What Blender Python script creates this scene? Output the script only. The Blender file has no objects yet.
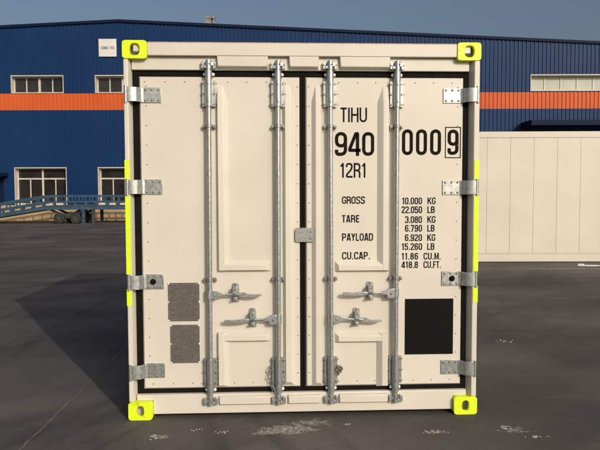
import bpy, bmesh, math, random
from mathutils import Vector, Matrix
random.seed(7)
S = bpy.context.scene
COL = S.collection
R = math.radians

# ------------------------------------------------------------------ camera
CAM = Vector((-0.211, -4.260, 1.573)); YAW, PIT, ROL = 0.0426, 0.0531, -0.0029
cd = bpy.data.cameras.new('camera'); cam = bpy.data.objects.new('camera', cd); COL.objects.link(cam)
cd.sensor_width = 36.0; cd.lens = 622.0 / 600.0 * 36.0; cd.clip_start = 0.05; cd.clip_end = 6000
fw = Vector((math.sin(YAW) * math.cos(PIT), math.cos(YAW) * math.cos(PIT), -math.sin(PIT)))
r0 = Vector((math.cos(YAW), -math.sin(YAW), 0)); u0 = r0.cross(fw)
rt = r0 * math.cos(ROL) + u0 * math.sin(ROL); up = u0 * math.cos(ROL) - r0 * math.sin(ROL)
M = Matrix((rt, up, -fw)).transposed().to_4x4(); M.translation = CAM
cam.matrix_world = M
S.camera = cam

# ------------------------------------------------------------------ light
SUN_TRAVEL = Vector((-2.8185, 5.0029, -2.591)).normalized()
to_sun = -SUN_TRAVEL
sun_el = math.asin(to_sun.z); sun_az = math.atan2(to_sun.x, to_sun.y)
w = bpy.data.worlds.new('World'); S.world = w; w.use_nodes = True
nt = w.node_tree; nt.nodes.clear()
sky = nt.nodes.new('ShaderNodeTexSky'); sky.sky_type = 'NISHITA'; sky.sun_disc = False
sky.sun_elevation = sun_el; sky.sun_rotation = sun_az
sky.air_density = 1.0; sky.dust_density = 7.5; sky.ozone_density = 1.6; sky.altitude = 50
bg = nt.nodes.new('ShaderNodeBackground'); bg.inputs['Strength'].default_value = 0.102
wo = nt.nodes.new('ShaderNodeOutputWorld')
nt.links.new(sky.outputs[0], bg.inputs[0]); nt.links.new(bg.outputs[0], wo.inputs[0])
sd = bpy.data.lights.new('sun', 'SUN'); sd.energy = 2.02; sd.angle = R(0.55); sd.color = (1.0, 0.965, 0.89)
sun = bpy.data.objects.new('sun', sd); COL.objects.link(sun)
sun.rotation_euler = SUN_TRAVEL.to_track_quat('-Z', 'Y').to_euler(); sun.location = (6, -10, 12)
S.view_settings.view_transform = 'Standard'; S.view_settings.look = 'None'
S.view_settings.exposure = 0.0; S.view_settings.gamma = 1.0; S.view_settings.use_curve_mapping = False
S.render.engine = 'CYCLES'

# ------------------------------------------------------------------ materials
def mat(name, c1, c2=None, rough=.5, metal=0.0, scale=6.0, detail=5, lo=.35, hi=.65, bump=0.0, bscale=200, spec=.5,
        stretch=(1, 1, 1), rvar=.08, emit=None):
    m = bpy.data.materials.new(name); m.use_nodes = True
    t = m.node_tree; n = t.nodes; L = t.links
    b = n['Principled BSDF']
    b.inputs['Roughness'].default_value = rough; b.inputs['Metallic'].default_value = metal
    b.inputs['Specular IOR Level'].default_value = spec
    tc = n.new('ShaderNodeTexCoord'); mp = n.new('ShaderNodeMapping'); mp.inputs['Scale'].default_value = stretch
    L.new(tc.outputs['Object'], mp.inputs[0])
    nz = n.new('ShaderNodeTexNoise'); nz.inputs['Scale'].default_value = scale; nz.inputs['Detail'].default_value = detail
    L.new(mp.outputs[0], nz.inputs['Vector'])
    rp = n.new('ShaderNodeValToRGB'); rp.color_ramp.elements[0].position = lo; rp.color_ramp.elements[1].position = hi
    rp.color_ramp.elements[0].color = (*c1, 1); rp.color_ramp.elements[1].color = (*(c2 or c1), 1)
    L.new(nz.outputs['Fac'], rp.inputs[0]); L.new(rp.outputs[0], b.inputs['Base Color'])
    mr = n.new('ShaderNodeMapRange'); mr.inputs['To Min'].default_value = max(0, rough - rvar); mr.inputs['To Max'].default_value = min(1, rough + rvar)
    L.new(nz.outputs['Fac'], mr.inputs['Value']); L.new(mr.outputs[0], b.inputs['Roughness'])
    if bump:
        n2 = n.new('ShaderNodeTexNoise'); n2.inputs['Scale'].default_value = bscale; n2.inputs['Detail'].default_value = 3
        L.new(tc.outputs['Object'], n2.inputs['Vector'])
        bp = n.new('ShaderNodeBump'); bp.inputs['Strength'].default_value = bump; bp.inputs['Distance'].default_value = .002
        L.new(n2.outputs['Fac'], bp.inputs['Height']); L.new(bp.outputs[0], b.inputs['Normal'])
    return m

M_cream = mat('cream_paint', (.60, .56, .485), (.64, .60, .525), .42, scale=2.3, bump=.10, bscale=9, rvar=.06)
M_cream2 = mat('cream_panel_paint', (.575, .53, .45), (.62, .575, .495), .45, scale=1.3, bump=.06, bscale=5)
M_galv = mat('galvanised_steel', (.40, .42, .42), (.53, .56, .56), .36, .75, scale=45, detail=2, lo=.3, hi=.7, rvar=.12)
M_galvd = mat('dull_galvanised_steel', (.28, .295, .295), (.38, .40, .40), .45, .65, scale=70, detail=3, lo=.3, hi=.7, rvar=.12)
M_bolt = mat('bolt_steel', (.25, .24, .22), (.34, .33, .30), .4, .7, scale=40)
M_rivet = mat('rivet_head', (.16, .14, .12), (.30, .27, .24), .45, .4, scale=90)
M_rub = mat('black_rubber', (.005, .0045, .0045), (.008, .007, .0065), .8, scale=14, spec=.12)
M_vinyl = mat('black_vinyl', (.0045, .004, .004), (.0065, .0055, .005), .75, scale=9, spec=.12)
M_ink = mat('black_lettering_film', (.009, .007, .006), (.013, .010, .008), .7, scale=30, spec=.06)
M_yel = mat('fluorescent_yellow_paint', (.50, .60, .020), (.70, .85, .015), .45, scale=22, lo=.30, hi=.42, bump=.15, bscale=40)
M_tape = mat('yellow_reflective_tape', (.66, .83, .02), (.70, .88, .03), .35, scale=30)
M_white = mat('white_nylon', (.72, .72, .70), (.8, .8, .78), .4, scale=20)
M_plate = mat('grey_brown_plate', (.115, .103, .095), (.145, .13, .12), .5, .2, scale=40)
M_plink = mat('engraved_print', (.060, .053, .048), (.085, .075, .07), .5, .2, scale=90)
M_red = mat('red_brown_sealant', (.42, .24, .20), (.5, .36, .30), .6, scale=30)
M_amber = mat('amber_brown', (.30, .13, .03), (.45, .22, .06), .6, scale=60)
M_blue = mat('blue_steel_sheet', (.0045, .027, .094), (.006, .032, .108), .5, scale=.35, rvar=.06, spec=.18)
M_bluet = mat('dark_blue_trim', (.003, .009, .030), (.005, .013, .040), .6, scale=1, spec=.12)
M_orange = mat('orange_steel_sheet', (.52, .095, .025), (.58, .112, .030), .5, scale=.5, spec=.2)
M_wframe = mat('pale_window_frame', (.50, .46, .40), (.60, .55, .48), .5, scale=3)
M_glass = mat('dark_window_glass', (.014, .013, .013), (.028, .026, .025), .06, scale=1.2, rvar=.03)
M_pale = mat('pale_translucent_sheet', (.31, .335, .285), (.39, .41, .35), .35, scale=1.1)
M_plinth = mat('tan_plinth_render', (.40, .28, .16), (.50, .36, .21), .85, scale=1.5, bump=.3, bscale=20)
M_roof = mat('grey_roof_sheet', (.22, .23, .24), (.28, .29, .30), .5, scale=1)
M_inside = mat('dim_interior', (.03, .03, .03), (.05, .05, .05), .9)
M_ramp = mat('blue_ramp_steel', (.018, .050, .090), (.03, .075, .13), .6, scale=4)
M_ramp_d = mat('dark_deck_steel', (.025, .028, .032), (.05, .05, .05), .6, scale=6)
M_tyre = mat('tyre_rubber', (.012, .012, .012), (.03, .028, .026), .8, scale=12)
M_sign = mat('white_sign_board', (.62, .61, .60), (.70, .69, .68), .5, scale=1.5)
M_signtxt = mat('dark_sign_print', (.05, .06, .12), (.07, .08, .14), .5)
M_signred = mat('red_sign_print', (.45, .06, .08), (.5, .08, .1), .5)
M_flake = mat('dried_white_paint', (.26, .25, .225), (.42, .40, .365), .85, scale=60, lo=.4, hi=.6)
M_line = mat('worn_joint_filler', (.125, .11, .095), (.19, .168, .145), .85, scale=4, lo=.4, hi=.6)
M_vent = mat('weathered_vent_metal', (.15, .135, .115), (.26, .24, .21), .7, scale=5)
M_scrap = mat('white_plastic_film', (.6, .58, .55), (.7, .68, .65), .5, scale=20)

def ground_material():
    m = bpy.data.materials.new('worn_asphalt'); m.use_nodes = True
    t = m.node_tree; n = t.nodes; L = t.links; b = n['Principled BSDF']
    tc = n.new('ShaderNodeTexCoord')
    def noise(scale, detail, rot=0, st=(1, 1, 1), rough=.55, dist=0):
        mp = n.new('ShaderNodeMapping'); mp.inputs['Scale'].default_value = st; mp.inputs['Rotation'].default_value = (0, 0, R(rot))
        L.new(tc.outputs['Object'], mp.inputs[0])
        z = n.new('ShaderNodeTexNoise'); z.inputs['Scale'].default_value = scale; z.inputs['Detail'].default_value = detail
        z.inputs['Roughness'].default_value = rough; z.inputs['Distortion'].default_value = dist
        L.new(mp.outputs[0], z.inputs['Vector']); return z.outputs['Fac']
    def ramp(src, p0, c0, p1, c1):
        r = n.new('ShaderNodeValToRGB'); e = r.color_ramp.elements
        e[0].position = p0; e[1].position = p1; e[0].color = (*c0, 1); e[1].color = (*c1, 1)
        L.new(src, r.inputs[0]); return r.outputs[0]
    def mix(a, bb, fac, mode='MIX'):
        x = n.new('ShaderNodeMix'); x.data_type = 'RGBA'; x.blend_type = mode
        if isinstance(fac, float): x.inputs['Factor'].default_value = fac
        else: L.new(fac, x.inputs['Factor'])
        L.new(a, x.inputs['A']); L.new(bb, x.inputs['B']); return x.outputs['Result']
    base = ramp(noise(.55, 7), .34, (.064, .059, .056), .66, (.114, .106, .099))
    streak = ramp(noise(.8, 6, 12, (.35, 1.1, 1), dist=.5), .36, (.78, .78, .79), .66, (1.18, 1.16, 1.14))
    c = mix(base, streak, 1.0, 'MULTIPLY')
    streak2 = ramp(noise(.6, 6, 58, (.30, 1.2, 1), dist=.6), .36, (.82, .82, .83), .58, (1.05, 1.05, 1.05))
    c = mix(c, streak2, 1.0, 'MULTIPLY')
    for cx, cy, sc, seed in ((9.5, 3.0, 5.5, 0), (-12.0, 16.0, 2.2, 3), (16.0, -9.0, 4.0, 7)):   # curved tyre tracks
        vd = n.new('ShaderNodeVectorMath'); vd.operation = 'DISTANCE'; vd.inputs[1].default_value = (cx, cy, 0)
        L.new(tc.outputs['Object'], vd.inputs[0])
        cb = n.new('ShaderNodeCombineXYZ'); L.new(vd.outputs['Value'], cb.inputs[0]); cb.inputs[1].default_value = seed
        z = n.new('ShaderNodeTexNoise'); z.inputs['Scale'].default_value = sc; z.inputs['Detail'].default_value = 3
        L.new(cb.outputs[0], z.inputs['Vector'])
        tr = ramp(z.outputs['Fac'], .36, (.66, .66, .67), .50, (1.06, 1.06, 1.06))
        c = mix(c, mix(c, tr, 1.0, 'MULTIPLY'), ramp(noise(.32, 4, 30 + seed * 9), .46, (0, 0, 0), .64, (.8, .8, .8)))
    grain = ramp(noise(150, 3, rough=.75), .3, (.70, .70, .70), .72, (1.34, 1.33, 1.32))
    c = mix(c, grain, 1.0, 'MULTIPLY')
    grit = ramp(noise(38, 4, rough=.75), .3, (.88, .88, .88), .7, (1.12, 1.12, 1.12))
    c = mix(c, grit, 1.0, 'MULTIPLY')
    dust = ramp(noise(1.6, 8, 15, (.35, 1, 1), rough=.7), .57, (0, 0, 0), .76, (.50, .50, .50))
    dc = n.new('ShaderNodeRGB'); dc.outputs[0].default_value = (.19, .17, .145, 1)
    c = mix(c, dc.outputs[0], dust)
    def math_(op, a, bb):
        x = n.new('ShaderNodeMath'); x.operation = op
        for k, q in enumerate((a, bb)):
            if isinstance(q, (int, float)): x.inputs[k].default_value = q
            else: L.new(q, x.inputs[k])
        return x.outputs[0]
    # spilled white paint, dried and partly worn off: a patch with a ragged outline
    for cx, cy, rx_, ry_, lim in ((-.13, -.215, .235, .10, .54), (-.27, -.265, .16, .05, .44), (.02, -.10, .40, .16, .34), (-.95, -.30, .20, .09, .35), (1.36, -.30, .26, .10, .36), (.83, -.31, .2, .07, .33)):
        mp = n.new('ShaderNodeMapping'); mp.vector_type = 'POINT'
        mp.inputs['Location'].default_value = (-cx / rx_, -cy / ry_, 0); mp.inputs['Scale'].default_value = (1 / rx_, 1 / ry_, 0)
        L.new(tc.outputs['Object'], mp.inputs[0])
        ln = n.new('ShaderNodeVectorMath'); ln.operation = 'LENGTH'; L.new(mp.outputs[0], ln.inputs[0])
        fall = math_('SUBTRACT', 1.0, ln.outputs['Value'])
        v = math_('ADD', math_('MULTIPLY', noise(26, 6, 20, (.55, 1.2, 1), rough=.72), 1.0), math_('MULTIPLY', fall, .42))
        msk = ramp(v, 1.13 - lim, (0, 0, 0), 1.19 - lim, (.9, .9, .9))
        wc = n.new('ShaderNodeRGB'); wc.outputs[0].default_value = (.37, .355, .325, 1)
        g2 = n.new('ShaderNodeMath'); g2.operation = 'GREATER_THAN'; L.new(fall, g2.inputs[0]); g2.inputs[1].default_value = 0.0
        worn = ramp(noise(75, 5, 35, (.6, 1.2, 1), rough=.7), .42, (0, 0, 0), .56, (1, 1, 1))
        c = mix(c, wc.outputs[0], math_('MULTIPLY', math_('MULTIPLY', msk, worn), g2.outputs[0]))
    L.new(c, b.inputs['Base Color'])
    b.inputs['Specular IOR Level'].default_value = .3
    rr = n.new('ShaderNodeMapRange'); rr.inputs['To Min'].default_value = .62; rr.inputs['To Max'].default_value = .95
    L.new(noise(.8, 5), rr.inputs['Value']); L.new(rr.outputs[0], b.inputs['Roughness'])
    bp = n.new('ShaderNodeBump'); bp.inputs['Strength'].default_value = .35; bp.inputs['Distance'].default_value = .006
    L.new(noise(110, 4, rough=.7), bp.inputs['Height']); L.new(bp.outputs[0], b.inputs['Normal'])
    return m
M_ground = ground_material()

# ------------------------------------------------------------------ mesh helpers
class MB:
    """collects shapes for ONE mesh object"""
    def __init__(self): self.v = []; self.f = []; self.m = []; self.s = []
    def add(self, vs, fs, mi=0, smooth=False):
        o = len(self.v); self.v += [tuple(p) for p in vs]
        for f in fs: self.f.append(tuple(i + o for i in f)); self.m.append(mi); self.s.append(smooth)
    def box(self, x0, x1, y0, y1, z0, z1, mi=0):
        x0, x1 = sorted((x0, x1)); y0, y1 = sorted((y0, y1)); z0, z1 = sorted((z0, z1))
        vs = [(x, y, z) for z in (z0, z1) for y in (y0, y1) for x in (x0, x1)]
        self.add(vs, [(0, 2, 3, 1), (4, 5, 7, 6), (0, 1, 5, 4), (2, 6, 7, 3), (0, 4, 6, 2), (1, 3, 7, 5)], mi)
    def prism(self, pts, y0, y1, mi=0):
        """polygon in x,z (counter-clockwise seen from -y) extruded from y0 (front) to y1"""
        n = len(pts); vs = [(x, y0, z) for x, z in pts] + [(x, y1, z) for x, z in pts]
        self.add(vs, [tuple(range(n)), tuple(range(2 * n - 1, n - 1, -1))] + [(i, i + n, (i + 1) % n + n, (i + 1) % n) for i in range(n)], mi)
    def prism_z(self, pts, z0, z1, mi=0):
        n = len(pts); vs = [(x, y, z0) for x, y in pts] + [(x, y, z1) for x, y in pts]
        self.add(vs, [tuple(range(n - 1, -1, -1)), tuple(range(n, 2 * n))] + [(i, (i + 1) % n, (i + 1) % n + n, i + n) for i in range(n)], mi)
    def frustum(self, x0, x1, z0, z1, yb, yf, l, r, b, t, mi=0):
        """raised rib: base rectangle at yb, top rectangle at yf inset by l r b t"""
        vs = [(x0, yb, z0), (x1, yb, z0), (x1, yb, z1), (x0, yb, z1), (x0 + l, yf, z0 + b), (x1 - r, yf, z0 + b), (x1 - r, yf, z1 - t), (x0 + l, yf, z1 - t)]
        self.add(vs, [(4, 5, 6, 7), (0, 1, 5, 4), (1, 2, 6, 5), (2, 3, 7, 6), (3, 0, 4, 7)], mi)
    def tapered_rib(self, x0, x1, z0, z1, yb, yf, l, r, b, t, mi=0):
        """rib whose sides run to a point at its upper end"""
        vs = [(x0, yb, z0), (x1, yb, z0), (x1, yb, z1 - t), (x1 - r, yb, z1), (x0 + l, yb, z1), (x0, yb, z1 - t),
              (x0 + l, yf, z0 + b), (x1 - r, yf, z0 + b), (x1 - r, yf, z1 - t), (x0 + l, yf, z1 - t)]
        self.add(vs, [(6, 7, 8, 9), (0, 1, 7, 6), (1, 2, 8, 7), (2, 3, 8), (3, 4, 9, 8), (4, 5, 9), (5, 0, 6, 9)], mi)
    def tube(self, path, r, n=12, mi=0, caps=True, smooth=True):
        path = [Vector(p) for p in path]; k = len(path); rs = r if isinstance(r, (list, tuple)) else [r] * k
        rings = []; prev = None
        for i, p in enumerate(path):
            t = (path[min(i + 1, k - 1)] - path[max(i - 1, 0)]).normalized()
            a = prev if prev is not None else (Vector((1, 0, 0)) if abs(t.x) < .9 else Vector((0, 0, 1)))
            a = (a - t * a.dot(t)).normalized(); prev = a; bb = t.cross(a)
            rings.append([p + (a * math.cos(2 * math.pi * j / n) + bb * math.sin(2 * math.pi * j / n)) * rs[i] for j in range(n)])
        vs = [q for rg in rings for q in rg]; fs = []
        for i in range(k - 1):
            for j in range(n): fs.append((i * n + j, i * n + (j + 1) % n, (i + 1) * n + (j + 1) % n, (i + 1) * n + j))
        self.add(vs, fs, mi, smooth)
        if caps:
            self.add(rings[0], [tuple(range(n - 1, -1, -1))], mi); self.add(rings[-1], [tuple(range(n))], mi)
    def dome(self, c, r, h, n=8, mi=0):
        """rivet or bolt head on a surface facing -y"""
        x, y, z = c; vs = []; 
        for rr, hh in ((1, 0), (.85, .6), (.4, 1.0)):
            vs += [(x + r * rr * math.cos(2 * math.pi * j / n), y - h * hh, z + r * rr * math.sin(2 * math.pi * j / n)) for j in range(n)]
        fs = [(i * n + j, i * n + (j + 1) % n, (i + 1) * n + (j + 1) % n, (i + 1) * n + j) for i in range(2) for j in range(n)]
        self.add(vs, fs + [tuple(range(2 * n, 3 * n))], mi, True)
    def ball(self, c, r, mi=0, n=10, sy=1.0):
        x, y, z = c; vs = []; m_ = 6
        for i in range(m_ + 1):
            a = math.pi * i / m_
            for j in range(n):
                p = 2 * math.pi * j / n; vs.append((x + r * math.sin(a) * math.cos(p), y + sy * r * math.sin(a) * math.sin(p), z + r * math.cos(a)))
        self.add(vs, [(i * n + j, (i + 1) * n + j, (i + 1) * n + (j + 1) % n, i * n + (j + 1) % n) for i in range(m_) for j in range(n)], mi, True)
    def build(self, name, mats, parent=None, bevel=0.0, seg=2, label=None):
        me = bpy.data.meshes.new(name); me.from_pydata(self.v, [], self.f)
        for m in (mats if isinstance(mats, (list, tuple)) else [mats]): me.materials.append(m)
        me.polygons.foreach_set('material_index', self.m); me.polygons.foreach_set('use_smooth', self.s)
        bm = bmesh.new(); bm.from_mesh(me); bmesh.ops.recalc_face_normals(bm, faces=bm.faces); bm.to_mesh(me); bm.free()
        me.set_sharp_from_angle(angle=R(40)); me.update()
        o = bpy.data.objects.new(name, me); COL.objects.link(o)
        if parent: o.parent = parent
        if bevel:
            b = o.modifiers.new('bevel', 'BEVEL'); b.width = bevel; b.segments = seg; b.limit_method = 'ANGLE'; b.angle_limit = R(35)
            b.harden_normals = False
        if label: o['label'] = label
        return o
def thing(name, label, cat, loc=(0, 0, 0), rz=0, group=None):
    o = bpy.data.objects.new(name, None); COL.objects.link(o); o.empty_display_size = .2
    o.location = loc; o.rotation_euler = (0, 0, rz); o['label'] = label; o['category'] = cat
    if group: o['group'] = group
    return o
def tag(o, label, cat=None, kind=None):
    if label: o['label'] = label
    if cat: o['category'] = cat
    if kind: o['kind'] = kind
    return o
def copy_part(src, parent):
    c = src.copy(); COL.objects.link(c); c.parent = parent
    for ch in list(src.children):
        d = ch.copy(); COL.objects.link(d); d.parent = c
    return c

# ------------------------------------------------------------------ condensed lettering, drawn with strokes
def fillet(path, closed, r):
    path = [Vector(p) for p in path]; n = len(path); out = []
    for i, p in enumerate(path):
        if not closed and i in (0, n - 1): out.append(p); continue
        a = path[i - 1] - p; b = path[(i + 1) % n] - p
        rr = min(r, a.length * .5, b.length * .5); a.normalize(); b.normalize()
        if rr < 1e-4: out.append(p); continue
        p0 = p + a * rr; p2 = p + b * rr
        for k in range(7):
            t = k / 6; c1 = p0.lerp(p, .25 + .75 * 0); 
            out.append(p0 * (1 - t) ** 2 + (p * .86 + (p0 + p2) * .07) * 2 * t * (1 - t) + p2 * t * t)
    return out
def stroke(path, closed, t):
    n = len(path); Lp = []; Rp = []
    for i, p in enumerate(path):
        d1 = (p - path[i - 1]) if (closed or i) else None
        d2 = (path[(i + 1) % n] - p) if (closed or i < n - 1) else None
        d1 = d1 or d2; d2 = d2 or d1
        if d1.length < 1e-7: d1 = d2
        if d2.length < 1e-7: d2 = d1
        d1 = d1.normalized(); d2 = d2.normalized()
        n1 = Vector((-d1.y, d1.x)); n2 = Vector((-d2.y, d2.x)); mm = n1 + n2
        mm = n1 if mm.length < 1e-4 else mm.normalized()
        k = min(1.6, 1 / max(.3, mm.dot(n1)))
        Lp.append(p + mm * t / 2 * k); Rp.append(p - mm * t / 2 * k)
    return Lp, Rp
def glyph(ch, w, t):
    l, r, b, T, m = t / 2, w - t / 2, t / 2, 1 - t / 2, .5; q = .5 * (w - t) * .98
    O = True
    G = {
        'T': [([(0, T), (w, T)], 0, 0), ([(w / 2, 0), (w / 2, 1 - t)], 0, 0)],
        'I': [([(w / 2, 0), (w / 2, 1)], 0, 0)],
        'H': [([(l, 0), (l, 1)], 0, 0), ([(r, 0), (r, 1)], 0, 0), ([(t, m), (w - t, m)], 0, 0)],
        'U': [([(l, 1), (l, b), (r, b), (r, 1)], 0, q)],
        '0': [([(l, b), (r, b), (r, T), (l, T)], O, q)],
        '1': [([(w * .62, 0), (w * .62, 1)], 0, 0), ([(w * .10, .80), (w * .40, .82), (w * .60, .97)], 0, .1)],
        '2': [([(l, .72), (l, T), (r, T), (r, .60), (l, .20), (l, b), (w, b)], 0, .30 * w)],
        '3': [([(l, .74), (l, T), (r, T), (r, .52), (w * .42, .52)], 0, q), ([(w * .42, .52), (r, .52), (r, b), (l, b), (l, .26)], 0, q)],
        '4': [([(w * .74, 0), (w * .74, T), (w * .60, T), (l * .8, .30), (l * .8, .235), (w, .235)], 0, .02)],
        '5': [([(w * .95, T), (l, T), (l, .53)], 0, .02), ([(l, .44), (l, .60), (r, .60), (r, b), (l, b), (l, .26)], 0, q)],
        '6': [([(l, b), (r, b), (r, .58), (l, .58)], O, q), ([(l, .3), (l, T), (r, T), (r, .74)], 0, q)],
        '7': [([(0, T), (r, T), (w * .34, 0)], 0, .04)],
        '8': [([(l, b), (r, b), (r, .53), (l, .53)], O, q), ([(l + .02 * w, .53), (r - .02 * w, .53), (r - .02 * w, T), (l + .02 * w, T)], O, q)],
        '9': [([(l, .42), (r, .42), (r, T), (l, T)], O, q), ([(r, .7), (r, b), (l, b), (l, .26)], 0, q)],
        'R': [([(l, 0), (l, 1)], 0, 0), ([(l, T), (r, T), (r, .50), (l, .50)], 0, .34 * w), ([(w * .55, .50), (r, .40), (r, 0)], 0, .2 * w)],
        'G': [([(r, .70), (r, T), (l, T), (l, b), (r, b), (r, .47), (w * .55, .47)], 0, q)],
        'O': [([(l, b), (r, b), (r, T), (l, T)], O, q)],
        'S': [([(r, .74), (r, T), (l, T), (l, .58), (r, .42), (r, b), (l, b), (l, .26)], 0, .38 * w)],
        'A': [([(l * .8, 0), (w * .5 - t * .22, 1)], 0, 0), ([(w - l * .8, 0), (w * .5 + t * .22, 1)], 0, 0), ([(w * .2, .26), (w * .8, .26)], 0, 0)],
        'E': [([(w, b), (l, b), (l, T), (w, T)], 0, 0), ([(t, .52), (w * .9, .52)], 0, 0)],
        'P': [([(l, 0), (l, 1)], 0, 0), ([(l, T), (r, T), (r, .46), (l, .46)], 0, .34 * w)],
        'Y': [([(l * .8, 1), (w * .5, .45), (w * .5, 0)], 0, 0), ([(w - l * .8, 1), (w * .5, .45)], 0, 0)],
        'L': [([(l, 1), (l, b), (w, b)], 0, 0)],
        'D': [([(l, b), (r, b), (r, T), (l, T)], 0, .36 * w), ([(l, 0), (l, 1)], 0, 0)],
        'C': [([(r, .68), (r, T), (l, T), (l, b), (r, b), (r, .32)], 0, q)],
        'M': [([(l, 0), (l, 1)], 0, 0), ([(r, 0), (r, 1)], 0, 0), ([(l, 1), (w * .5, .12), (r, 1)], 0, 0)],
        'F': [([(l, 0), (l, T), (w, T)], 0, 0), ([(t, .50), (w * .9, .50)], 0, 0)],
        'K': [([(l, 0), (l, 1)], 0, 0), ([(w * .95, 1), (l, .40)], 0, 0), ([(w * .42, .58), (w, 0)], 0, 0)],
        'B': [([(l, b), (r, b), (r, .52), (l, .52)], 0, .3 * w), ([(l, .52), (r - .04 * w, .52), (r - .04 * w, T), (l, T)], 0, .3 * w), ([(l, 0), (l, 1)], 0, 0)],
        '.': [([(w * .5, 0), (w * .5, t * 1.05)], 0, 0)],
    }
    return G[ch]
WID = {'I': .17, '.': .19, '1': .34, 'M': .56, 'T': .42, 'A': .47, 'Y': .46, 'L': .38, 'E': .38, 'F': .37}
def lettering(mb, text, x0, x1, z0, z1, y, t=.125, wd=.43, mi=0):
    """text set to fill x0..x1 by z0..z1 on a surface facing -y"""
    h = z1 - z0; ws = [(WID.get(c, wd) if c != ' ' else .3) * (wd / .43 if c not in 'I.' else 1) for c in text]
    gap = ((x1 - x0) / h - sum(ws)) / max(1, len(text) - 1); sx = 1.0
    if gap < .05:
        gap = .08; sx = ((x1 - x0) / h) / (sum(ws) + gap * (len(text) - 1))
    x = 0.0
    for c, gw in zip(text, ws):
        if c != ' ':
            for gi, (path, closed, rad) in enumerate(glyph(c, gw, t)):
                pts = fillet([(p[0], p[1]) for p in path], closed, rad) if rad else [Vector(p) for p in path]
                Lp, Rp = stroke(pts, closed, t); n = len(pts)
                yg = y - .0002 * gi
                vs = [(x0 + (x + p.x) * sx * h, yg, z0 + p.y * h) for p in Lp] + [(x0 + (x + p.x) * sx * h, yg, z0 + p.y * h) for p in Rp]
                mb.add(vs, [(i, (i + 1) % n, (i + 1) % n + n, i + n) for i in range(n if closed else n - 1)], mi)
        x += gw + gap

# ================================================================== GROUND
g = MB(); g.add([(-900, -300, 0), (900, -300, 0), (900, 1500, 0), (-900, 1500, 0)], [(0, 1, 2, 3)])
tag(g.build('ground', M_ground), None, None, 'structure')
def ground_line(name, a, b, wd, m, steps=60, wob=.006):
    mb = MB(); a = Vector(a); b = Vector(b); d = (b - a).normalized(); nn = Vector((-d.y, d.x)); vs = []
    for i in range(steps + 1):
        p = a.lerp(b, i / steps) + nn * random.uniform(-wob, wob); hw = wd / 2 * random.uniform(.5, 1.25)
        vs += [(*(p + nn * hw), .004), (*(p - nn * hw), .004)]
    mb.add(vs, [(2 * i, 2 * i + 1, 2 * i + 3, 2 * i + 2) for i in range(steps)])
    tag(mb.build(name, m), None, None, 'structure')
ground_line('pavement_joint', (-1.815, -2.4), (-1.70, 2.7), .013, M_line, 90)
ground_line('painted_line', (4.98, 8.07), (8.5, 7.84), .03, M_scrap, 50, .004)

# flakes of dried paint on the asphalt in front of the doors
fl = MB()
def flakes(cx, cy, rx, ry, n, smin, smax):
    for _ in range(n):
        a = random.uniform(0, 6.28); q = random.random() ** .8
        x = cx + rx * q * math.cos(a); y = cy + ry * q * math.sin(a); s = random.uniform(smin, smax) * (1.15 - .7 * q)
        k = random.randint(5, 8); st = random.uniform(.35, .8); ro = random.uniform(-.5, .5)
        pts = []
        for j in range(k):
            th = 2 * math.pi * j / k; rr = s * random.uniform(.45, 1.1)
            u_, v_ = rr * math.cos(th) * 1.3, rr * math.sin(th) * st
            pts.append((x + u_ * math.cos(ro) - v_ * math.sin(ro), y + u_ * math.sin(ro) + v_ * math.cos(ro)))
        fl.prism_z(pts, .0005, random.uniform(.003, .007))
flakes(-.14, -.22, .19, .07, 45, .002, .008)
flakes(.28, -.15, .03, .015, 9, .004, .012)
flakes(-.55, -.24, .06, .03, 12, .003, .010)
flakes(-.98, -.30, .08, .05, 16, .003, .014); flakes(-.72, -.20, .05, .02, 8, .003, .010)
flakes(.84, -.31, .10, .04, 18, .003, .013); flakes(1.32, -.25, .07, .03, 14, .004, .017); flakes(1.45, -.42, .1, .03, 10, .004, .015)
flakes(2.2, 2.1, .12, .06, 10, .006, .02)
tag(fl.build('paint_flakes', M_flake), 'scattered flakes of dried white paint on the asphalt before the container doors', 'flakes', 'stuff')
sc = MB(); sc.prism_z([(0, 0), (.22, -.03), (.36, .02), (.30, .10), (.12, .12), (.02, .08)], 0.001, .02)
sc.prism_z([(-.12, .03), (.0, .0), (.05, .07), (-.06, .10)], .001, .05)
o = sc.build('plastic_scrap', M_scrap, bevel=.008); o.location = (6.27, 8.42, 0)
tag(o, 'crumpled scrap of white plastic lying on the asphalt before the long plain cream container', 'scrap')

# ================================================================== MAIN CONTAINER
H, HW, LEN = 2.591, 1.219, 2.991
con = thing('shipping_container', 'cream refrigerated container with closed double doors, black lettering, steel lock rods and yellow corners', 'container')

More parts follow.
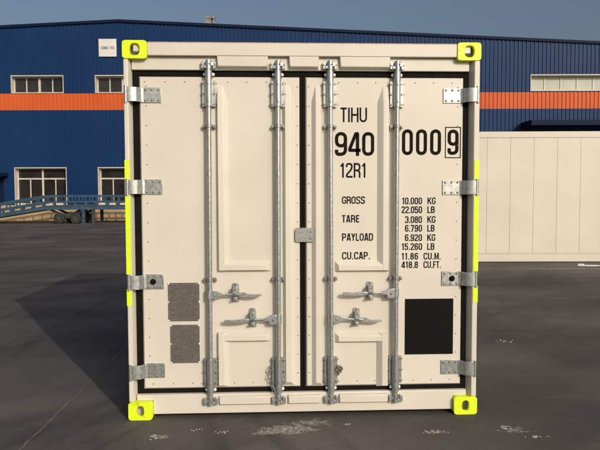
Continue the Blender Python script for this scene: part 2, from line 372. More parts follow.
def ring(mb, cx, cz, rx, rz, hx, hz, y0, y1, back, corner=.02, n=48):
    """corner fitting: front plate with an oval aperture, closed box behind"""
    def outer(a):
        c, s = math.cos(a), math.sin(a); k = min(rx / max(abs(c), 1e-6), rz / max(abs(s), 1e-6)); x, z = c * k, s * k
        ex, ez = rx - abs(x), rz - abs(z)
        if ex < corner and ez < corner:
            d = math.hypot(corner - ex, corner - ez)
            if d > corner: f = corner / d; x = math.copysign(rx - corner + (corner - ex) * f, x); z = math.copysign(rz - corner + (corner - ez) * f, z)
        return x, z
    def inner(a):
        c, s = math.cos(a), math.sin(a); e = 2.6
        k = (abs(c / hx) ** e + abs(s / hz) ** e) ** (-1 / e); return c * k, s * k
    A = [2 * math.pi * i / n + .0001 for i in range(n)]
    vs = []
    bev = .007
    for y, fn, sc_ in ((back, outer, 1), (y0 + bev * .6, outer, 1), (y0 + .001, outer, .992), (y0, outer, .978), (y0, inner, 1.10), (y0 + .004, inner, 1.0), (y1, inner, 1.0), (y1 + .10, outer, .82)):
        for a in A:
            x, z = fn(a); vs.append((cx + x * sc_, y, cz + z * sc_))
    fs = [(i * n + j, i * n + (j + 1) % n, (i + 1) * n + (j + 1) % n, (i + 1) * n + j) for i in range(5) for j in range(n)]
    mb.add(vs, fs[:3 * n], 0, True); mb.add(vs, fs[3 * n:4 * n], 0, False); mb.add(vs, fs[4 * n:], 0, True)
    fs2 = [(6 * n + j, 6 * n + (j + 1) % n, 5 * n + (j + 1) % n, 5 * n + j) for j in range(n)]
    mb.add(vs, fs2, 0, False)
    # inner cavity and back
    mb.add([vs[6 * n + j] for j in range(n)] + [(cx + outer(a)[0] * .8, y1 + .005, cz + outer(a)[1] * .8) for a in A] + [(cx + outer(a)[0] * .8, y1 + .045, cz + outer(a)[1] * .8) for a in A],
           [(i * n + j, i * n + (j + 1) % n, (i + 1) * n + (j + 1) % n, (i + 1) * n + j) for i in range(2) for j in range(n)] + [tuple(range(2 * n, 3 * n))], 1)
    mb.add([vs[j] for j in range(n)], [tuple(range(n))], 0)
for yf, sgn in ((0, 1), (LEN, -1)):
    for sx in (-1, 1):
        for top in (0, 1):
            mb = MB(); cz = H - .061 if top else .063; cx = sx * (HW - .083)
            hx, hz = (.033, .039) if top else (.024, .036)
            ring(mb, cx, cz, .083, .061 if top else .063, hx, hz, 0, .03, .178)
            o = mb.build('corner_fitting', [M_yel, M_cream], con)
            if sgn < 0: o.location = (0, LEN, 0); o.scale = (1, -1, 1)

# posts: front face flat, sloping back to the door seal
for s in (-1, 1):
    mb = MB()
    xi, xf = (1.166, 1.184) if s < 0 else (1.150, 1.176)
    pts = [(s * 1.212, .006), (s * xf, .006), (s * xi, .075), (s * xi, .178), (s * 1.212, .178)]
    mb.prism_z(pts, .127, 2.468); mb.build('corner_post', M_cream, con, bevel=.004)
    mb = MB(); mb.box(s * 1.212, s * 1.13, LEN - .178, LEN - .006, .127, 2.468); mb.build('corner_post', M_cream, con, bevel=.004)
    mb = MB()                                           # side wall of flat panels
    mb.box(s * 1.196, s * 1.15, .18, LEN - .18, .15, 2.49)
    mb.box(s * 1.208, s * 1.15, .18, LEN - .18, .012, .148); mb.box(s * 1.208, s * 1.15, .18, LEN - .18, 2.492, 2.575)
    for k in range(1, 6): mb.box(s * 1.199, s * 1.197, .18 + k * .44, .186 + k * .44, .16, 2.48)
    mb.build('side_wall', M_cream2, con, bevel=.004)
mb = MB(); mb.box(-1.149, 1.149, .02, LEN - .02, 2.52, 2.572); mb.build('roof', M_cream, con, bevel=.004)
mb = MB(); mb.box(-1.129, 1.129, LEN - .12, LEN - .03, .04, 2.515); mb.build('end_wall', M_cream, con)
mb = MB(); mb.box(-1.149, 1.149, .181, LEN - .125, .03, .16); mb.build('floor_base', M_cream2, con)

# header: main beam, recessed lower band and three blocks
mb = MB()
mb.box(-1.052, 1.052, .008, .170, 2.492, 2.577)
mb.box(-1.165, 1.149, .042, .169, 2.402, 2.4905)
for x0, x1 in ((-.588, -.243), (-.100, .103), (.246, .592)):
    mb.add([(x0, .010, 2.491), (x1, .010, 2.491), (x1 - .006, .010, 2.424), (x0 + .006, .010, 2.424), (x0, .0415, 2.491), (x1, .0415, 2.491), (x1, .0415, 2.406), (x0, .0415, 2.406)],
           [(0, 1, 2, 3), (3, 2, 6, 7), (0, 3, 7, 4), (1, 5, 6, 2)])
mb.build('door_header', M_cream, con, bevel=.004)
mb = MB(); mb.box(-1.05, 1.05, .012, .03, 2.5775, 2.583); mb.build('seal_strip', M_red, con)
# sill
mb = MB()
mb.prism([(-1.052, .030), (1.052, .030), (1.052, .127), (1.149, .127), (1.149, .168), (-1.165, .168), (-1.165, .127), (-1.052, .127)], .034, .170)
for x0, x1 in ((-.596, -.236), (-.116, .114), (.242, .590)):
    mb.add([(x0 + .004, .010, .150), (x1 - .004, .010, .150), (x1 - .006, .010, .098), (x0 + .006, .010, .098), (x0, .0335, .156), (x1, .0335, .156), (x1, .0335, .092), (x0, .0335, .092)],
           [(0, 1, 2, 3), (3, 2, 6, 7), (0, 3, 7, 4), (1, 5, 6, 2), (0, 4, 5, 1)])
mb.build('door_sill', M_cream, con, bevel=.004)
# reflective strips on the posts
for s in (-1, 1):
    for z0, z1 in ((1.657, 1.791), (1.016, 1.547), (.797, .914)):
        mb = MB(); mb.prism_z([(s * 1.2145, .0035), (s * 1.180, .0035), (s * 1.180, .0055), (s * 1.2125, .0055), (s * 1.2125, .05), (s * 1.2145, .05)], z0, z1)
        mb.build('reflective_strip', M_tape, con)

# ---- doors
DF = .060                                             # door face
def make_door(side):
    s = side; mb = MB()
    x_out = -1.122 if s < 0 else 1.116; x_in = -.026 if s < 0 else .012
    xa, xb = sorted((x_out, x_in)); z0, z1 = .200, 2.362
    # leaf with chamfered edge
    c = .010
    mb.frustum(xa, xb, z0, z1, DF + .012, DF, c, c, c, c)
    mb.box(xa, xb, DF + .012, .16, z0, z1)
    # raised ribs; the slope that faces the other rod is the shallow one
    e, i_ = .009, .032
    if s < 0:
        mb.tapered_rib(-.598, -.520, 1.024, 2.305, DF, .028, e, i_, e, .12); mb.frustum(-.592, -.228, 1.0245, 1.098, DF, .029, e, .035, e, .030)
        mb.frustum(-.606, -.528, .214, .600, DF, .028, e, i_, .012, e); mb.frustum(-.600, -.230, .530, .5995, DF, .029, e, .035, .010, .020)
        mb.tapered_rib(-.148, -.066, .214, 2.307, DF, .030, .020, .028, .03, .12)
    else:
        mb.tapered_rib(.512, .596, 1.016, 2.308, DF, .028, i_ + .006, e, e, .12); mb.frustum(.216, .588, 1.0165, 1.090, DF, .029, .026, e, e, .028)
        mb.frustum(.510, .596, .196, .5825, DF, .028, i_ + .006, e, .012, e); mb.frustum(.216, .588, .515, .583, DF, .029, .026, e, .010, .020)
        mb.tapered_rib(.054, .134, .204, 2.308, DF, .030, .028, .020, .03, .12)
    # rivets
    rv = []
    for k in range(16):
        z = .30 + k * .133
        rv.append((s * 1.075 + (.0 if s > 0 else .0), z)); rv.append((-.044 if s < 0 else .036, z))
    xs = (-1.085, -.945, -.81, -.52, -.39, -.255) if s < 0 else (.245, .375, .50, .775, .905, 1.035)
    for x in xs: rv.append((x, 2.325)); rv.append((x + (.0 if s > 0 else .03), .236))
    for x, z in rv:
        if any(abs(z - hz) < .058 for hz in (2.234, 1.61, .958, .332)) and abs(x) > .95: continue
        if abs(x) < .05 and abs(z - 1.275) < .05: continue
        mb.dome((x, DF, z), .0052, .003, 7, 1)
    return mb.build('door', [M_cream, M_rivet], con, bevel=.0025, label='%s door leaf %s' % (('left', 'without lettering') if s < 0 else ('right', 'lettered in black')))
doorL, doorR = make_door(-1), make_door(1)

for s, d in ((-1, doorL), (1, doorR)):
    mb = MB(); xo = -1.165 if s < 0 else 1.1495; xi = -.0075 if s < 0 else -.0065; a, b = (-1.123 if s < 0 else 1.117), (-.027 if s < 0 else .013)
    zo0, zo1, zi0, zi1 = .169, 2.401, .199, 2.363
    for (p, q, r_, t_) in ((xo, a, zo0, zo1), (b, xi, zo0, zo1)): mb.box(p, q, .064, .12, r_, t_)
    mb.box(a, b, .064, .12, zi1, zo1); mb.box(a, b, .064, .12, zo0, zi0)
    mb.build('door_seal', M_rub, d, bevel=.003)

# ---- hinges: bolted plate, bridge over the seal, knuckle in the post
def make_hinge(s, z, knob, d):
    mb = MB(); h = .051
    mb.box(s * .972, s * 1.098, .052, .0595, z - h, z + h)
    prof = [(1.090, .0515), (1.106, .046), (1.122, .016), (1.136, .004), (1.186, -.002), (1.204, .002), (1.204, .014), (1.186, .010), (1.140, .016), (1.130, .026), (1.112, .058), (1.092, .0595)]
    mb.prism_z([(s * x, y) for x, y in prof], z - h + .003, z + h - .003)
    mb.tube([(s * 1.200, .008, z - h - .006), (s * 1.200, .008, z + h + .006)], .0125, 12)
    for bx in (.990, 1.034, 1.078):
        for bz in (-.036, .036): mb.dome((s * bx, .052, z + bz), .009, .007, 6, 1)
    o = mb.build('hinge', [M_galv, M_bolt], d, bevel=.0015)
    if knob:
        k = MB(); k.dome((s * 1.045, .052, z), .021, .016, 14); k.build('stop_button', M_rub, o)
for s, d, zs in ((-1, doorL, (2.234, 1.610, .956, .333)), (1, doorR, (2.238, 1.601, .960, .327))):
    for i, z in enumerate(zs): make_hinge(s, z, i == 2, d)

# ---- overlap plate between the doors
mb = MB(); pts = []
for (cx, cz, a0) in ((-.045, 1.306, 90), (-.045, 1.243, 180)):
    for k in range(6): a = R(a0 + k * 18); pts.append((cx + .018 * math.cos(a), cz + .018 * math.sin(a)))
pts += [(.062, 1.225), (.062, 1.324)]
mb.prism(pts, .044, .0505)
mb.box(.014, .062, .051, .0595, 1.226, 1.323)
for z in (1.249, 1.298): mb.dome((.046, .044, z), .008, .005, 6, 1)
mb.build('overlap_plate', [M_galvd, M_bolt], doorR, bevel=.0015)

# ---- lock rods
rods = [(-.650, doorL), (-.179, doorL), (.185, doorR), (.641, doorR)]
YR = .018
def make_rod():
    mb = MB(); mb.tube([(0, YR, .125), (0, YR, 2.435)], .0165, 16)
    rod = mb.build('lock_rod', M_galv, con)
    def sleeve(z0, z1, f0, f1):
        b = MB(); b.tube([(0, YR, z0), (0, YR, z1)], .0235, 18)
        b.box(-.046, -.019, .034, .0595, f0, f1); b.box(.019, .046, .034, .0595, f0, f1)
        b.box(-.0255, -.020, .016, .034, f0 + .002, f1 - .002); b.box(.020, .0255, .016, .034, f0 + .002, f1 - .002)
        for k in range(3):
            z = f0 + .018 + k * (f1 - f0 - .036) / 2
            for sx in (-1, 1):
                b.tube([(sx * .036, .034, z), (sx * .036, .025, z)], .0075, 6, 1, True, False)
                b.tube([(sx * .043, .040, z), (sx * .054, .040, z)], .0050, 6, 1, True, False)
        for z in (f0 + .03, f1 - .03): b.dome((0, YR - .0235, z), .0055, .003, 7, 1)
        return b
    sleeve(2.155, 2.392, 2.155, 2.330).build('bearing_sleeve', [M_galv, M_bolt], rod, bevel=.001)
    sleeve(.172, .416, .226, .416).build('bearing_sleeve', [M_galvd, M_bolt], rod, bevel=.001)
    for z in (2.372, .196):
        for sx in (-1, 1): b = MB(); b.ball((sx * .028, .040, z), .0125); b.build('bearing_cap', M_white, rod)
    for z in (2.023, .971):
        b = MB(); b.box(-.043, .043, .046, .0595, z - .012, z + .012)
        b.tube([(0, YR, z - .011), (0, YR, z + .011)], .0215, 14)
        b.box(-.0215, -.012, .019, .0465, z - .010, z + .010); b.box(.012, .0215, .019, .0465, z - .010, z + .010)
        for sx in (-1, 1): b.tube([(sx * .034, .047, z), (sx * .034, .026, z)], .008, 6, 1, True, False); b.box(sx * .036, sx * .046, .030, .046, z - .016, z + .004, 1)
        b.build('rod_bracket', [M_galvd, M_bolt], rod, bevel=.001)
    for z, dz in ((2.434, 1), (.122, -1)):
        b = MB()                                        # forged cam on the rod end
        b.tube([(0, YR, z - .030), (0, YR, z + .030)], .0205, 14)
        b.prism_z([(-.012, .012), (.010, .004), (.034, .010), (.038, .026), (.022, .034), (.006, .030)], z - .018 + dz * .010, z + .006 + dz * .010)
        b.prism_z([(.006, .028), (-.006, .006), (-.034, .008), (-.038, .022), (-.026, .030)], z - .016 - dz * .008, z + .004 - dz * .008)
        b.dome((.012, -.003, z + .004), .008, .006, 8, 1)
        b.build('locking_cam', [M_galv, M_bolt], rod, bevel=.002)
        yk = .041 if dz > 0 else .033
        for sx in (-1, 1):                              # keeper jaws on the frame
            k = MB()
            k.prism([(sx * .050, z - .022), (sx * .030, z - .030), (sx * .026, z - .006), (sx * .034, z), (sx * .026, z + .010), (sx * .032, z + .026), (sx * .050, z + .020)][::sx], yk - .026, yk - .001)
            k.dome((sx * .043, yk - .026, z), .006, .005, 6, 1)
            k.build('cam_keeper', [M_galv, M_bolt], rod, bevel=.002)
    return rod
rod0 = make_rod(); rodobjs = []
for i, (x, d) in enumerate(rods):
    r_ = rod0 if i == 0 else copy_part(rod0, con)
    r_.location = (x, 0, 0); r_.rotation_euler = (0, (R(.22), R(.12), R(-.18), R(.05))[i], 0); rodobjs.append(r_)
    r_.location.x = x + (-.0045, -.002, .003, -.001)[i]
# thin strip coloured amber-brown along part of the first rod
mb = MB(); mb.box(.009, .0135, YR - .0150, YR - .0115, 1.79, 2.005); mb.build('amber_strip', M_amber, rodobjs[0], bevel=.001)
# loose seal wires / chain at the feet of the middle rods
def wire(mb, pts, r, n=6, mi=0):
    P = [Vector(p) for p in pts]; out = []
    for i in range(len(P) - 1):
        p0, p1, p2, p3 = P[max(i - 1, 0)], P[i], P[i + 1], P[min(i + 2, len(P) - 1)]
        for k in range(5):
            t = k / 5; out.append(.5 * ((2 * p1) + (p2 - p0) * t + (2 * p0 - 5 * p1 + 4 * p2 - p3) * t * t + (3 * p1 - p0 - 3 * p2 + p3) * t ** 3))
    out.append(P[-1]); mb.tube(out, r, n, mi)
mb = MB(); cx, cz = .052, .322
for k in range(9):
    pts = [(.024, .030, cz + random.uniform(-.02, .03))]
    for j in range(6):
        a = random.uniform(0, 6.28); q = random.uniform(.3, 1)
        pts.append((cx + .036 * q * math.cos(a), random.uniform(.014, .052), cz + .042 * q * math.sin(a)))
    wire(mb, pts, .0021)
mb.build('seal_wire', M_bolt, rodobjs[2])
mb = MB(); P = [(-.026, .030, .372), (-.050, .026, .356), (-.066, .024, .325), (-.058, .028, .300), (-.070, .024, .275), (-.052, .022, .250), (-.048, .020, .222), (-.040, .018, .196), (-.030, .012, .170)]
for i in range(len(P) - 1):
    a, b = Vector(P[i]), Vector(P[i + 1]); mid = (a + b) / 2; d = (b - a).normalized(); L_ = (b - a).length * .72
    nn = d.cross(Vector((0, 1, 0)) if i % 2 else Vector((.3, .6, .7))).normalized() * .009
    loop = [mid + d * L_ * math.cos(t) + nn * math.sin(t) for t in [2 * math.pi * k / 12 for k in range(13)]]
    mb.tube(loop, .0026, 6, 0, False)
mb.build('seal_chain', M_bolt, rodobjs[1])

# ---- handles with their catches
def make_handle(s):
    """s = +1: the handle runs to the right of its rod"""
    b = MB()
    f = lambda pts: [(s * x, z) for x, z in pts][::s]
    b.tube([(0, YR, -.030), (0, YR, .030)], .0225, 14)
    b.prism(f([(.012, -.030), (.046, -.034), (.070, -.014), (.108, -.005), (.108, .008), (.070, .020), (.046, .026), (.012, .026)] if s > 0 else
              [(.012, -.036), (.062, -.034), (.066, -.012), (.106, -.008), (.106, .008), (.066, .014), (.062, .030), (.012, .034)]), -.002, .010)
    b.tube([(s * .095, .006, .001), (s * .225, .006, .001)], .0085, 10)
    z1 = -.004
    if s > 0: b.prism(f([(.200, -.014), (.300, -.020), (.345, -.010), (.368, .004), (.345, .005), (.275, .006), (.240, .018), (.205, .014)]), .000, .011)
    else: b.prism(f([(.205, -.010), (.240, -.016), (.300, -.020), (.365, -.016), (.376, -.004), (.368, .008), (.300, .004), (.240, .010), (.205, .012)]), -.002, .013)
    b.dome((s * .036, -.002, -.002), .009, .006, 8, 1)
    h = b.build('door_handle', [M_galv, M_bolt], con, bevel=.003)
    c = MB(); x0, x1 = .153, .203
    pts = [(.158, -.060), (.198, -.060), (.203, -.050), (.203, .064), (.196, .076), (.160, .076), (.153, .064), (.153, -.050)]
    c.prism(f(pts), .053, .0595)
    c.prism(f([(.162, .004), (.194, .004), (.197, .018), (.194, .050), (.187, .058), (.169, .058), (.162, .050), (.159, .018)]), -.010, .030, 0)
    c.box(s * .163, s * .193, .018, .0525, -.032, -.018); c.box(s * .163, s * .193, -.004, .0525, .030, .046)
    c.box(s * .166, s * .190, -.008, .018, -.034, -.022)
    for z in (-.048, .066): c.dome((s * .178, .053, z), .009, .007, 6, 1)
    c.dome((s * .178, -.010, .036), .007, .005, 8, 1)
    c.build('handle_catch', [M_galv, M_bolt], h, bevel=.003)
    return h
hA = make_handle(1); hA.location = (-.655, 0, .868); hA.rotation_euler = (0, R(.5), 0)
hD = copy_part(hA, con); hD.location = (.188, 0, .692); hD.rotation_euler = (0, R(2.2), 0)
hB = make_handle(-1); hB.location = (-.181, 0, .693); hB.rotation_euler = (0, R(-1.2), 0)
hC = copy_part(hB, con); hC.location = (.640, 0, .868); hC.rotation_euler = (0, R(.3), 0)

# ---- data plates, black panel, lettering
def data_plate(x0, x1, z0, z1):
    n = .012; zm = (z0 + z1) / 2
    mb = MB()
    mb.prism([(x0 + n, z0), (x1 - n, z0), (x1 - n, z0 + n), (x1, z0 + n), (x1, zm - n), (x1 - n * .7, zm), (x1, zm + n), (x1, z1 - n), (x1 - n, z1 - n), (x1 - n, z1), (x0 + n, z1), (x0 + n, z1 - n), (x0, z1 - n),
              (x0, zm + n), (x0 + n * .7, zm), (x0, zm - n), (x0, z0 + n), (x0 + n, z0 + n)], .0555, .0585)
    z = z1 - .022
    while z > z0 + .018:                                # rows of print too small to read
        x = x0 + .018
        while x < x1 - .03:
            L_ = random.uniform(.008, .035)
            if random.random() < .72: mb.box(x, min(x + L_, x1 - .016), .0548, .0553, z, z + .0032, 1)
            x += L_ + random.uniform(.004, .016)
        z -= .0115
    p = mb.build('data_plate', [M_plate, M_plink], doorL)
    for x in (x0 + .003, x1 - .003):
        for z in (z0 + .004, zm, z1 - .004): b = MB(); b.dome((x, .0585, z), .0065, .004, 8); b.build('plate_fixing', M_white, p)
data_plate(-.944, -.728, .678, .946); data_plate(-.932, -.730, .383, .652)
mb = MB(); mb.box(.713, 1.058, .057, .0595, .420, .817); mb.build('black_panel', M_vinyl, doorR, bevel=.0008)
TY = .0588
def text(t, x0, x1, z0, z1, st=.125, wd=.43):
    mb = MB(); lettering(mb, t, x0, x1, z0, z1, TY, st, wd); return mb.build('lettering', M_ink, doorR)
text('TIHU', .256, .440, 2.054, 2.155, .128, .50); text('940', .217, .491, 1.822, 1.987, .140, .47); text('12R1', .252, .437, 1.671, 1.773, .125, .47)
text('000', .685, .960, 1.827, 2.006, .130, .43)
mb = MB(); lettering(mb, '9', 1.006, 1.084, 1.829, 2.005, TY, .130, .43); mb.build('lettering', M_ink, doorR); mb = MB()
bx0, bx1, bz0, bz1, bt = .988, 1.100, 1.806, 2.023, .0065
mb.box(bx0, bx1, TY - .0002, .0595, bz1 - bt, bz1); mb.box(bx0, bx1, TY - .0002, .0595, bz0, bz0 + bt)
mb.box(bx0, bx0 + bt, TY - .0004, .0595, bz0, bz1); mb.box(bx1 - bt, bx1, TY - .0004, .0595, bz0, bz1); mb.build('lettering_box', M_ink, doorR)
text('GROSS', .266, .428, 1.489, 1.541, .160, .50); text('TARE', .266, .388, 1.359, 1.411, .160, .50); text('PAYLOAD', .267, .485, 1.230, 1.283, .160, .50); text('CU.CAP.', .267, .464, 1.100, 1.152, .160, .50)
for t_, x0, x1, z0, u_ in (('10.000', .688, .829, 1.484, 'KG'), ('22.050', .685, .830, 1.422, 'LB'), ('3.080', .710, .830, 1.353, 'KG'), ('6.790', .710, .831, 1.292, 'LB'),
                           ('6.920', .710, .831, 1.226, 'KG'), ('15.260', .687, .832, 1.163, 'LB'), ('11.86', .687, .804, 1.095, 'CU.M.'), ('418.8', .687, .804, 1.035, 'CU.FT.')):
    mb = MB(); lettering(mb, t_, x0, x1, z0, z0 + .048, TY, .160, .47)
    a, b = (.868, .926) if u_ == 'KG' else (.868, .920) if u_ == 'LB' else (.843, .965) if u_ == 'CU.M.' else (.843, .967)
    mb.build('lettering', M_ink, doorR); text(u_, a, b, z0, z0 + .048, .160, .49)

# ================================================================== LONG PLAIN CONTAINER BEHIND
RZ = -.0560
rc = thing('refrigerated_container', 'long plain cream container with jointed side panels, on the asphalt before the warehouse', 'container', (2.95, 9.39, 0), RZ)
RL, RH, RW = 12.19, 2.896, 2.438
mb = MB(); mb.box(.17, RL - .17, .02, .16, RH - .145, RH - .01); mb.box(.17, RL - .17, RW - .16, RW - .02, RH - .145, RH - .01); mb.build('top_rail', M_cream2, rc, bevel=.006)
mb = MB(); mb.box(.17, RL - .17, .012, .16, .012, .182); mb.box(.17, RL - .17, RW - .16, RW - .012, .012, .182)
mb.box(.17, RL - .17, .018, .03, .183, .20); mb.build('bottom_rail', M_cream2, rc, bevel=.006)
mb = MB(); x = .17; k = 0; step = .5135
edges = [.17]
e0 = .17 + .36
while e0 < RL - .2: edges.append(e0); e0 += step
edges.append(RL - .17)
for a, b in zip(edges, edges[1:]):
    for y0, y1 in ((.030, .08), (RW - .08, RW - .030)): mb.box(a + .0021, b - .0021, y0, y1, .203, RH - .148)
mb.box(.17, RL - .17, .037, .09, .19, RH - .15); mb.box(.17, RL - .17, RW - .09, RW - .037, .19, RH - .15)
mb.build('side_panel', M_cream2, rc, bevel=.003)
mb = MB(); mb.box(.02, RL - .02, .16, RW - .16, RH - .10, RH - .03); mb.build('roof', M_cream2, rc)
mb = MB(); mb.box(.03, .10, .165, RW - .165, .05, RH - .11); mb.build('end_wall', M_cream2, rc); mb = MB(); mb.box(RL - .10, RL - .03, .165, RW - .165, .05, RH - .11); mb.build('end_wall', M_cream2, rc)
for x0, x1 in ((.008, .168), (RL - .168, RL - .008)):
    for y0, y1 in ((.008, .16), (RW - .16, RW - .008)):
        mb = MB(); mb.box(x0, x1, y0, y1, .122, RH - .122); mb.build('corner_post', M_cream2, rc, bevel=.005)
        for z0, z1 in ((0, .12), (RH - .12, RH)):
            yy = (0, .162) if y0 < 1 else (RW - .162, RW); xx = (0, .169) if x0 < 1 else (RL - .169, RL)
            mb = MB(); mb.box(*xx, *yy, z0, z1); mb.build('corner_fitting', M_cream2, rc, bevel=.01)

# ================================================================== WAREHOUSE
WH = (1.280, 30.708, 0)
# facade coordinates below are measured from the point of the wall opposite the camera
wh = thing('warehouse', 'blue corrugated warehouse with an orange band, low gable and tan plinth', 'building', WH, -YAW)
AX, AZ, SL = -10.05, 11.0, .0475
top = lambda x: AZ - SL * abs(x - AX)
XL, XR, DEP = -52.0, 32.0, 45.0
wins = []                                              # x0, x1, z0, z1
for k in range(-2, 2): wins.append((-16.06 + 4.68 * k, -13.14 + 4.68 * k, 7.10, 8.09, 'upper'))
for k in range(-2, 2): wins.append((-16.00 + 4.68 * k, -13.08 + 4.68 * k, .88, 2.99, 'lower'))
RB0, RBS, RBN = 12.84, .912, 13
wins.append((RB0, RB0 + RBS * RBN, 7.14, 8.06, 'ribbon'))
PITCH, DEPTH = .225, .036
def prof_points(x0, x1):
    xs = {x0, x1}; k = math.floor(x0 / PITCH)
    while k * PITCH < x1:
        for o in (0, .085, .105, .205):
            x = k * PITCH + o
            if x0 < x < x1: xs.add(x)
        k += 1
    return sorted(xs)
def prof_y(x):
    u = (x + 1e-7) % PITCH
    if u <= .085: return -DEPTH
    if u <= .105: return -DEPTH * (1 - (u - .085) / .020)
    if u <= .205: return 0.0
    return -DEPTH * (u - .205) / (PITCH - .205)
def sheet(mb, x0, x1, z0, z1, mi=0):
    """corrugated sheet; z1 None = up to the gable line"""
    xs = prof_points(x0, x1); vs = []
    for x in xs: vs += [(x, prof_y(x), z0), (x, prof_y(x), top(x) if z1 is None else z1)]
    mb.add(vs, [(2 * i, 2 * i + 2, 2 * i + 3, 2 * i + 1) for i in range(len(xs) - 1)], mi)
xb = sorted({XL, XR, AX} | {v for w_ in wins for v in w_[:2]})
wall_lo, wall_or, wall_up = MB(), MB(), MB()
O0, O1 = 6.165, 7.09
for a, b in zip(xb, xb[1:]):
    mid = (a + b) / 2
    holes = sorted((w_[2], w_[3]) for w_ in wins if w_[0] < mid < w_[1])
    lo, hi = [(.88, O0)], [(O1 + .0, None)]
    for h0, h1 in holes:
        if h1 < O0: lo = [(h1, O0)] if h0 <= .89 else [(.88, h0), (h1, O0)]
        else: hi = ([(O1, h0)] if h0 - O1 > .012 else []) + [(h1, None)]
    for z0, z1 in lo: sheet(wall_lo, a, b, z0, z1)
    for z0, z1 in hi: sheet(wall_up, a, b, z0, z1)
sheet(wall_or, XL, XR, O0 + .004, O1 - .004)
wall_lo.build('front_wall', M_blue, wh); wall_up.build('gable_wall', M_blue, wh); wall_or.build('orange_band', M_orange, wh)
mb = MB(); mb.box(XL, XR, -.05, .25, 0, .872)
mb.build('plinth', M_plinth, wh)
mb = MB(); mb.box(XL, XL + .2, .3, DEP, 0, top(XL) - .1); mb.build('side_wall', M_blue, wh); mb = MB(); mb.box(XR - .2, XR, .3, DEP, 0, top(XR) - .1); mb.build('side_wall', M_blue, wh)
mb = MB(); mb.box(XL, XR, DEP, DEP + .2, 0, 8.2); mb.build('rear_wall', M_blue, wh)
mb = MB()
for xa, xc in ((XL - .4, AX), (AX, XR + .4)):
    za, zc = top(xa) + .02, top(xc) + .02
    mb.add([(xa, -.06, za), (xc, -.06, zc), (xc, DEP + .3, zc), (xa, DEP + .3, za), (xa, -.06, za + .10), (xc, -.06, zc + .10), (xc, DEP + .3, zc + .10), (xa, DEP + .3, za + .10)],
           [(0, 1, 2, 3), (4, 7, 6, 5), (0, 4, 5, 1), (2, 6, 7, 3), (0, 3, 7, 4), (1, 5, 6, 2)])
roof = mb.build('roof', M_roof, wh)
mb = MB()                                              # roof edge flashing
for xa, xc in ((XL - .4, AX), (AX, XR + .4)):
    za, zc = top(xa), top(xc)
    mb.add([(xa, -.12, za - .02), (xc, -.12, zc - .02), (xc, -.12, zc + .125), (xa, -.12, za + .125), (xa, -.062, za - .02), (xc, -.062, zc - .02), (xc, -.062, zc + .125), (xa, -.062, za + .125)],
           [(0, 1, 2, 3), (7, 6, 5, 4), (3, 2, 6, 7), (0, 4, 5, 1), (0, 3, 7, 4), (1, 5, 6, 2)])
mb.build('verge_trim', M_bluet, wh)
mb = MB()                                              # small framed vent on the roof
zr = top(-5.1) + .10
for x in (-5.30, -4.86):
    for y in (.9, 1.3): mb.box(x - .03, x + .03, y - .03, y + .03, zr, zr + .60)
mb.box(-5.34, -4.82, .86, 1.34, zr + .58, zr + .70); mb.box(-5.30, -5.02, .90, 1.30, zr + .22, zr + .56); mb.box(-5.30, -4.86, .92, 1.28, zr + .24, zr + .30)
mb.build('roof_vent', M_vent, roof)
def window(x0, x1, z0, z1, kind):
    f = MB(); gl = MB(); d0, d1 = .30, .36; t = .05
    # reveal lining
    f.box(x0, x0 + .035, -.045, d1, z0, z1); f.box(x1 - .035, x1, -.045, d1, z0, z1)
    f.box(x0 + .036, x1 - .036, -.045, d1, z1 - .05, z1); f.box(x0 + .036, x1 - .036, -.06, d1, z0, z0 + .05)
    a, b = x0 + .037, x1 - .037; c, d = z0 + .051, z1 - .051
    f.box(a, a + t, d0, d1, c, d); f.box(b - t, b, d0, d1, c, d); f.box(a + t + .002, b - t - .002, d0 + .004, d1, d - t, d); f.box(a + t + .002, b - t - .002, d0 + .004, d1, c, c + t)
    xm = (x0 + x1) / 2
    if kind == 'upper':
        f.box(xm - .06, xm + .06, d0 - .02, d1, c + t + .002, d - t - .002)
        for q in (.25, .75): xq = x0 + (x1 - x0) * q; f.box(xq - .03, xq + .03, d0 + .008, d1, c + t + .002, d - t - .002)
    elif kind == 'lower':
        zt = 2.36
        f.box(xm - .05, xm + .05, d0 - .02, d1, c + t + .002, d - t - .002)
        for p, q in ((a + t + .002, xm - .052), (xm + .052, b - t - .002)):
            f.box(p, q, d0 - .01, d1, zt - .04, zt + .04); xq = (p + q) / 2; f.box(xq - .03, xq + .03, d0 + .008, d1, c + t + .002, zt - .052)
    else:
        for k in range(1, RBN): xq = x0 + RBS * k; f.box(xq - .035, xq + .035, d0 - .01, d1, c + t + .002, d - t - .002)
    fr = f.build('window', M_wframe, wh)
    gl.box(a + .01, b - .01, d0 + .025, d0 + .035, c + .01, d - .01)
    gl.build('pane', M_pale if kind == 'ribbon' else M_glass, fr)
for w_ in wins: window(*w_)
# canopies
mb = MB()
mb.prism_z([(12.4, -1.5), (30, -1.5), (30, -.04), (12.4, -.04)], 5.17, 5.36)
mb.box(12.38, 30.02, -1.56, -1.505, 5.10, 5.38); mb.box(12.34, 12.395, -1.50, -.04, 5.10, 5.38)
mb.build('canopy', M_bluet, wh)
mb = MB(); mb.box(-19.5, -16.32, -1.0, -.04, 2.50, 2.68); mb.box(-19.52, -16.30, -1.05, -1.003, 2.44, 2.72); mb.build('canopy', M_bluet, wh)
mb = MB(); mb.box(-19.2, -16.6, -.045, .05, .88, 2.40); mb.build('doorway_panel', M_bluet, wh)

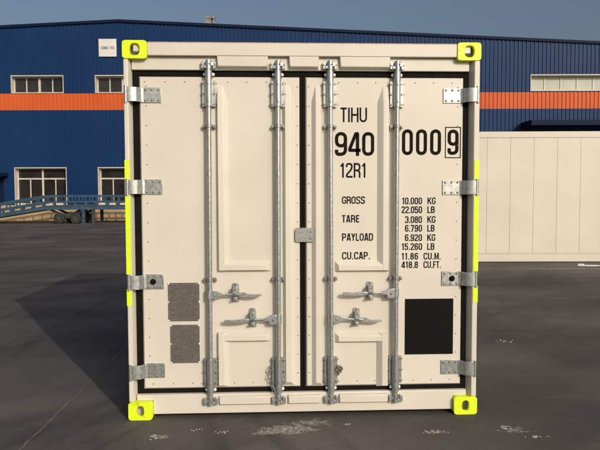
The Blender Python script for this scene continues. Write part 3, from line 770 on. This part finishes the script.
# sign on the gable
cy_, sy_ = math.cos(-YAW), math.sin(-YAW)
def wpt(x, y, z): return (WH[0] + x * cy_ - y * sy_, WH[1] + x * sy_ + y * cy_, z)
sg = thing('wall_sign', 'square white sign board with a small line of lettering, fixed high on the blue warehouse', 'sign', wpt(-10.63, -.045, 9.09), -YAW)
mb = MB(); mb.box(-.49, .49, -.055, -.0, 0, .97); mb.build('sign_board', M_sign, sg, bevel=.008)
mb = MB(); lettering(mb, 'CIMC', -.36, .06, .40, .56, -.058, .19, .55, 0); lettering(mb, 'R', .15, .25, .40, .56, -.058, .19, .55, 1); lettering(mb, 'S', .28, .37, .40, .56, -.058, .19, .55, 0)
mb.build('lettering', [M_signtxt, M_signred], sg)

# ================================================================== DOCK RAMP along the wall
rx, ry = -12.94, -3.4                                  # kink point, metres in front of the facade
dr = thing('loading_ramp', 'blue steel mobile loading ramp with railings and wheels, parked along the warehouse wall', 'ramp', wpt(rx, ry, 0), -YAW)
KZ = 1.40; SLP = .160; LFT = -5.9; RGT = 9.5; WID_R = 1.5
def zoff(x): return SLP * min(x, 0)
def bar(mb, p, q, h, wdt, mi=0):
    p = Vector(p); q = Vector(q); d = (q - p).normalized(); up_ = Vector((0, 1, 0)); n1 = d.cross(up_).normalized() * h / 2; n2 = up_ * wdt / 2
    vs = [p + a * n1 + b * n2 for a in (-1, 1) for b in (-1, 1)] + [q + a * n1 + b * n2 for a in (-1, 1) for b in (-1, 1)]
    mb.add(vs, [(0, 1, 3, 2), (4, 6, 7, 5), (0, 4, 5, 1), (2, 3, 7, 6), (0, 2, 6, 4), (1, 5, 7, 3)], mi)
for y in (0, WID_R):
    mb = MB()
    for dz, h in ((0, .09), (-.30, .08), (-.62, .15)):
        bar(mb, (LFT, y, KZ + dz + zoff(LFT)), (0, y, KZ + dz), h, .08); bar(mb, (.001, y, KZ + dz), (RGT, y, KZ + dz), h, .08)
    x = LFT + .3
    while x < RGT:
        step = .52 if x < 0 else .36
        bar(mb, (x, y, KZ - .02 + zoff(x)), (x, y, KZ - .30 + zoff(x)), .055, .05); x += step
    x = LFT + .3
    while x < RGT: bar(mb, (x, y + .001, KZ - .30 + zoff(x)), (x, y + .001, KZ - .62 + zoff(x)), .11, .06); x += .55
    mb.build('side_railing', M_ramp, dr)
mb = MB()
mb.add([(LFT, .05, KZ - .50 + zoff(LFT)), (0, .05, KZ - .50), (RGT, .05, KZ - .50), (RGT, WID_R - .05, KZ - .50), (0, WID_R - .05, KZ - .50), (LFT, WID_R - .05, KZ - .50 + zoff(LFT)),
        (LFT, .05, KZ - .58 + zoff(LFT)), (0, .05, KZ - .58), (RGT, .05, KZ - .58), (RGT, WID_R - .05, KZ - .58), (0, WID_R - .05, KZ - .58), (LFT, WID_R - .05, KZ - .58 + zoff(LFT))],
       [(0, 1, 4, 5), (1, 2, 3, 4), (6, 11, 10, 7), (7, 10, 9, 8), (0, 6, 7, 1), (1, 7, 8, 2), (5, 4, 10, 11), (4, 3, 9, 10), (2, 8, 9, 3), (0, 5, 11, 6)])
mb.build('deck', M_ramp_d, dr)
for x in (1.92, 2.42, 7.2):
    for y in (.08, WID_R - .08):
        mb = MB(); mb.box(x - .07, x + .07, y - .06, y + .06, .03, KZ - .66); mb.box(x - .13, x + .13, y - .12, y + .12, 0, .03); mb.build('leg', M_ramp if x < 2.3 else M_ramp_d, dr)
mb = MB()
for y in (.25, WID_R - .25):
    bar(mb, (.1, y, KZ - .66), (1.05, y, .30), .10, .09); bar(mb, (1.75, y, KZ - .66), (1.05, y, .30), .10, .09); bar(mb, (.55, y, .36), (1.95, y, .62), .12, .09)
mb.tube([(.72, .05, .27), (.72, WID_R - .05, .27)], .05, 10); mb.tube([(1.55, .05, .27), (1.55, WID_R - .05, .27)], .05, 10)
bar(mb, (.72, .2, .27), (1.55, .2, .40), .12, .09); bar(mb, (.72, WID_R - .2, .27), (1.55, WID_R - .2, .40), .12, .09)
mb.build('axle_frame', M_ramp_d, dr)
for x in (.72, 1.55):
    for y in (-.02, WID_R + .02):
        mb = MB(); mb.tube([(x, y - .11, .27), (x, y - .09, .27), (x, y + .09, .27), (x, y + .11, .27)], [.23, .27, .27, .23], 20)
        wl = mb.build('wheel', M_tyre, dr)
        mb = MB(); mb.tube([(x, y - .118, .27), (x, y + .118, .27)], .13, 14); mb.build('rim', M_ramp_d, wl)
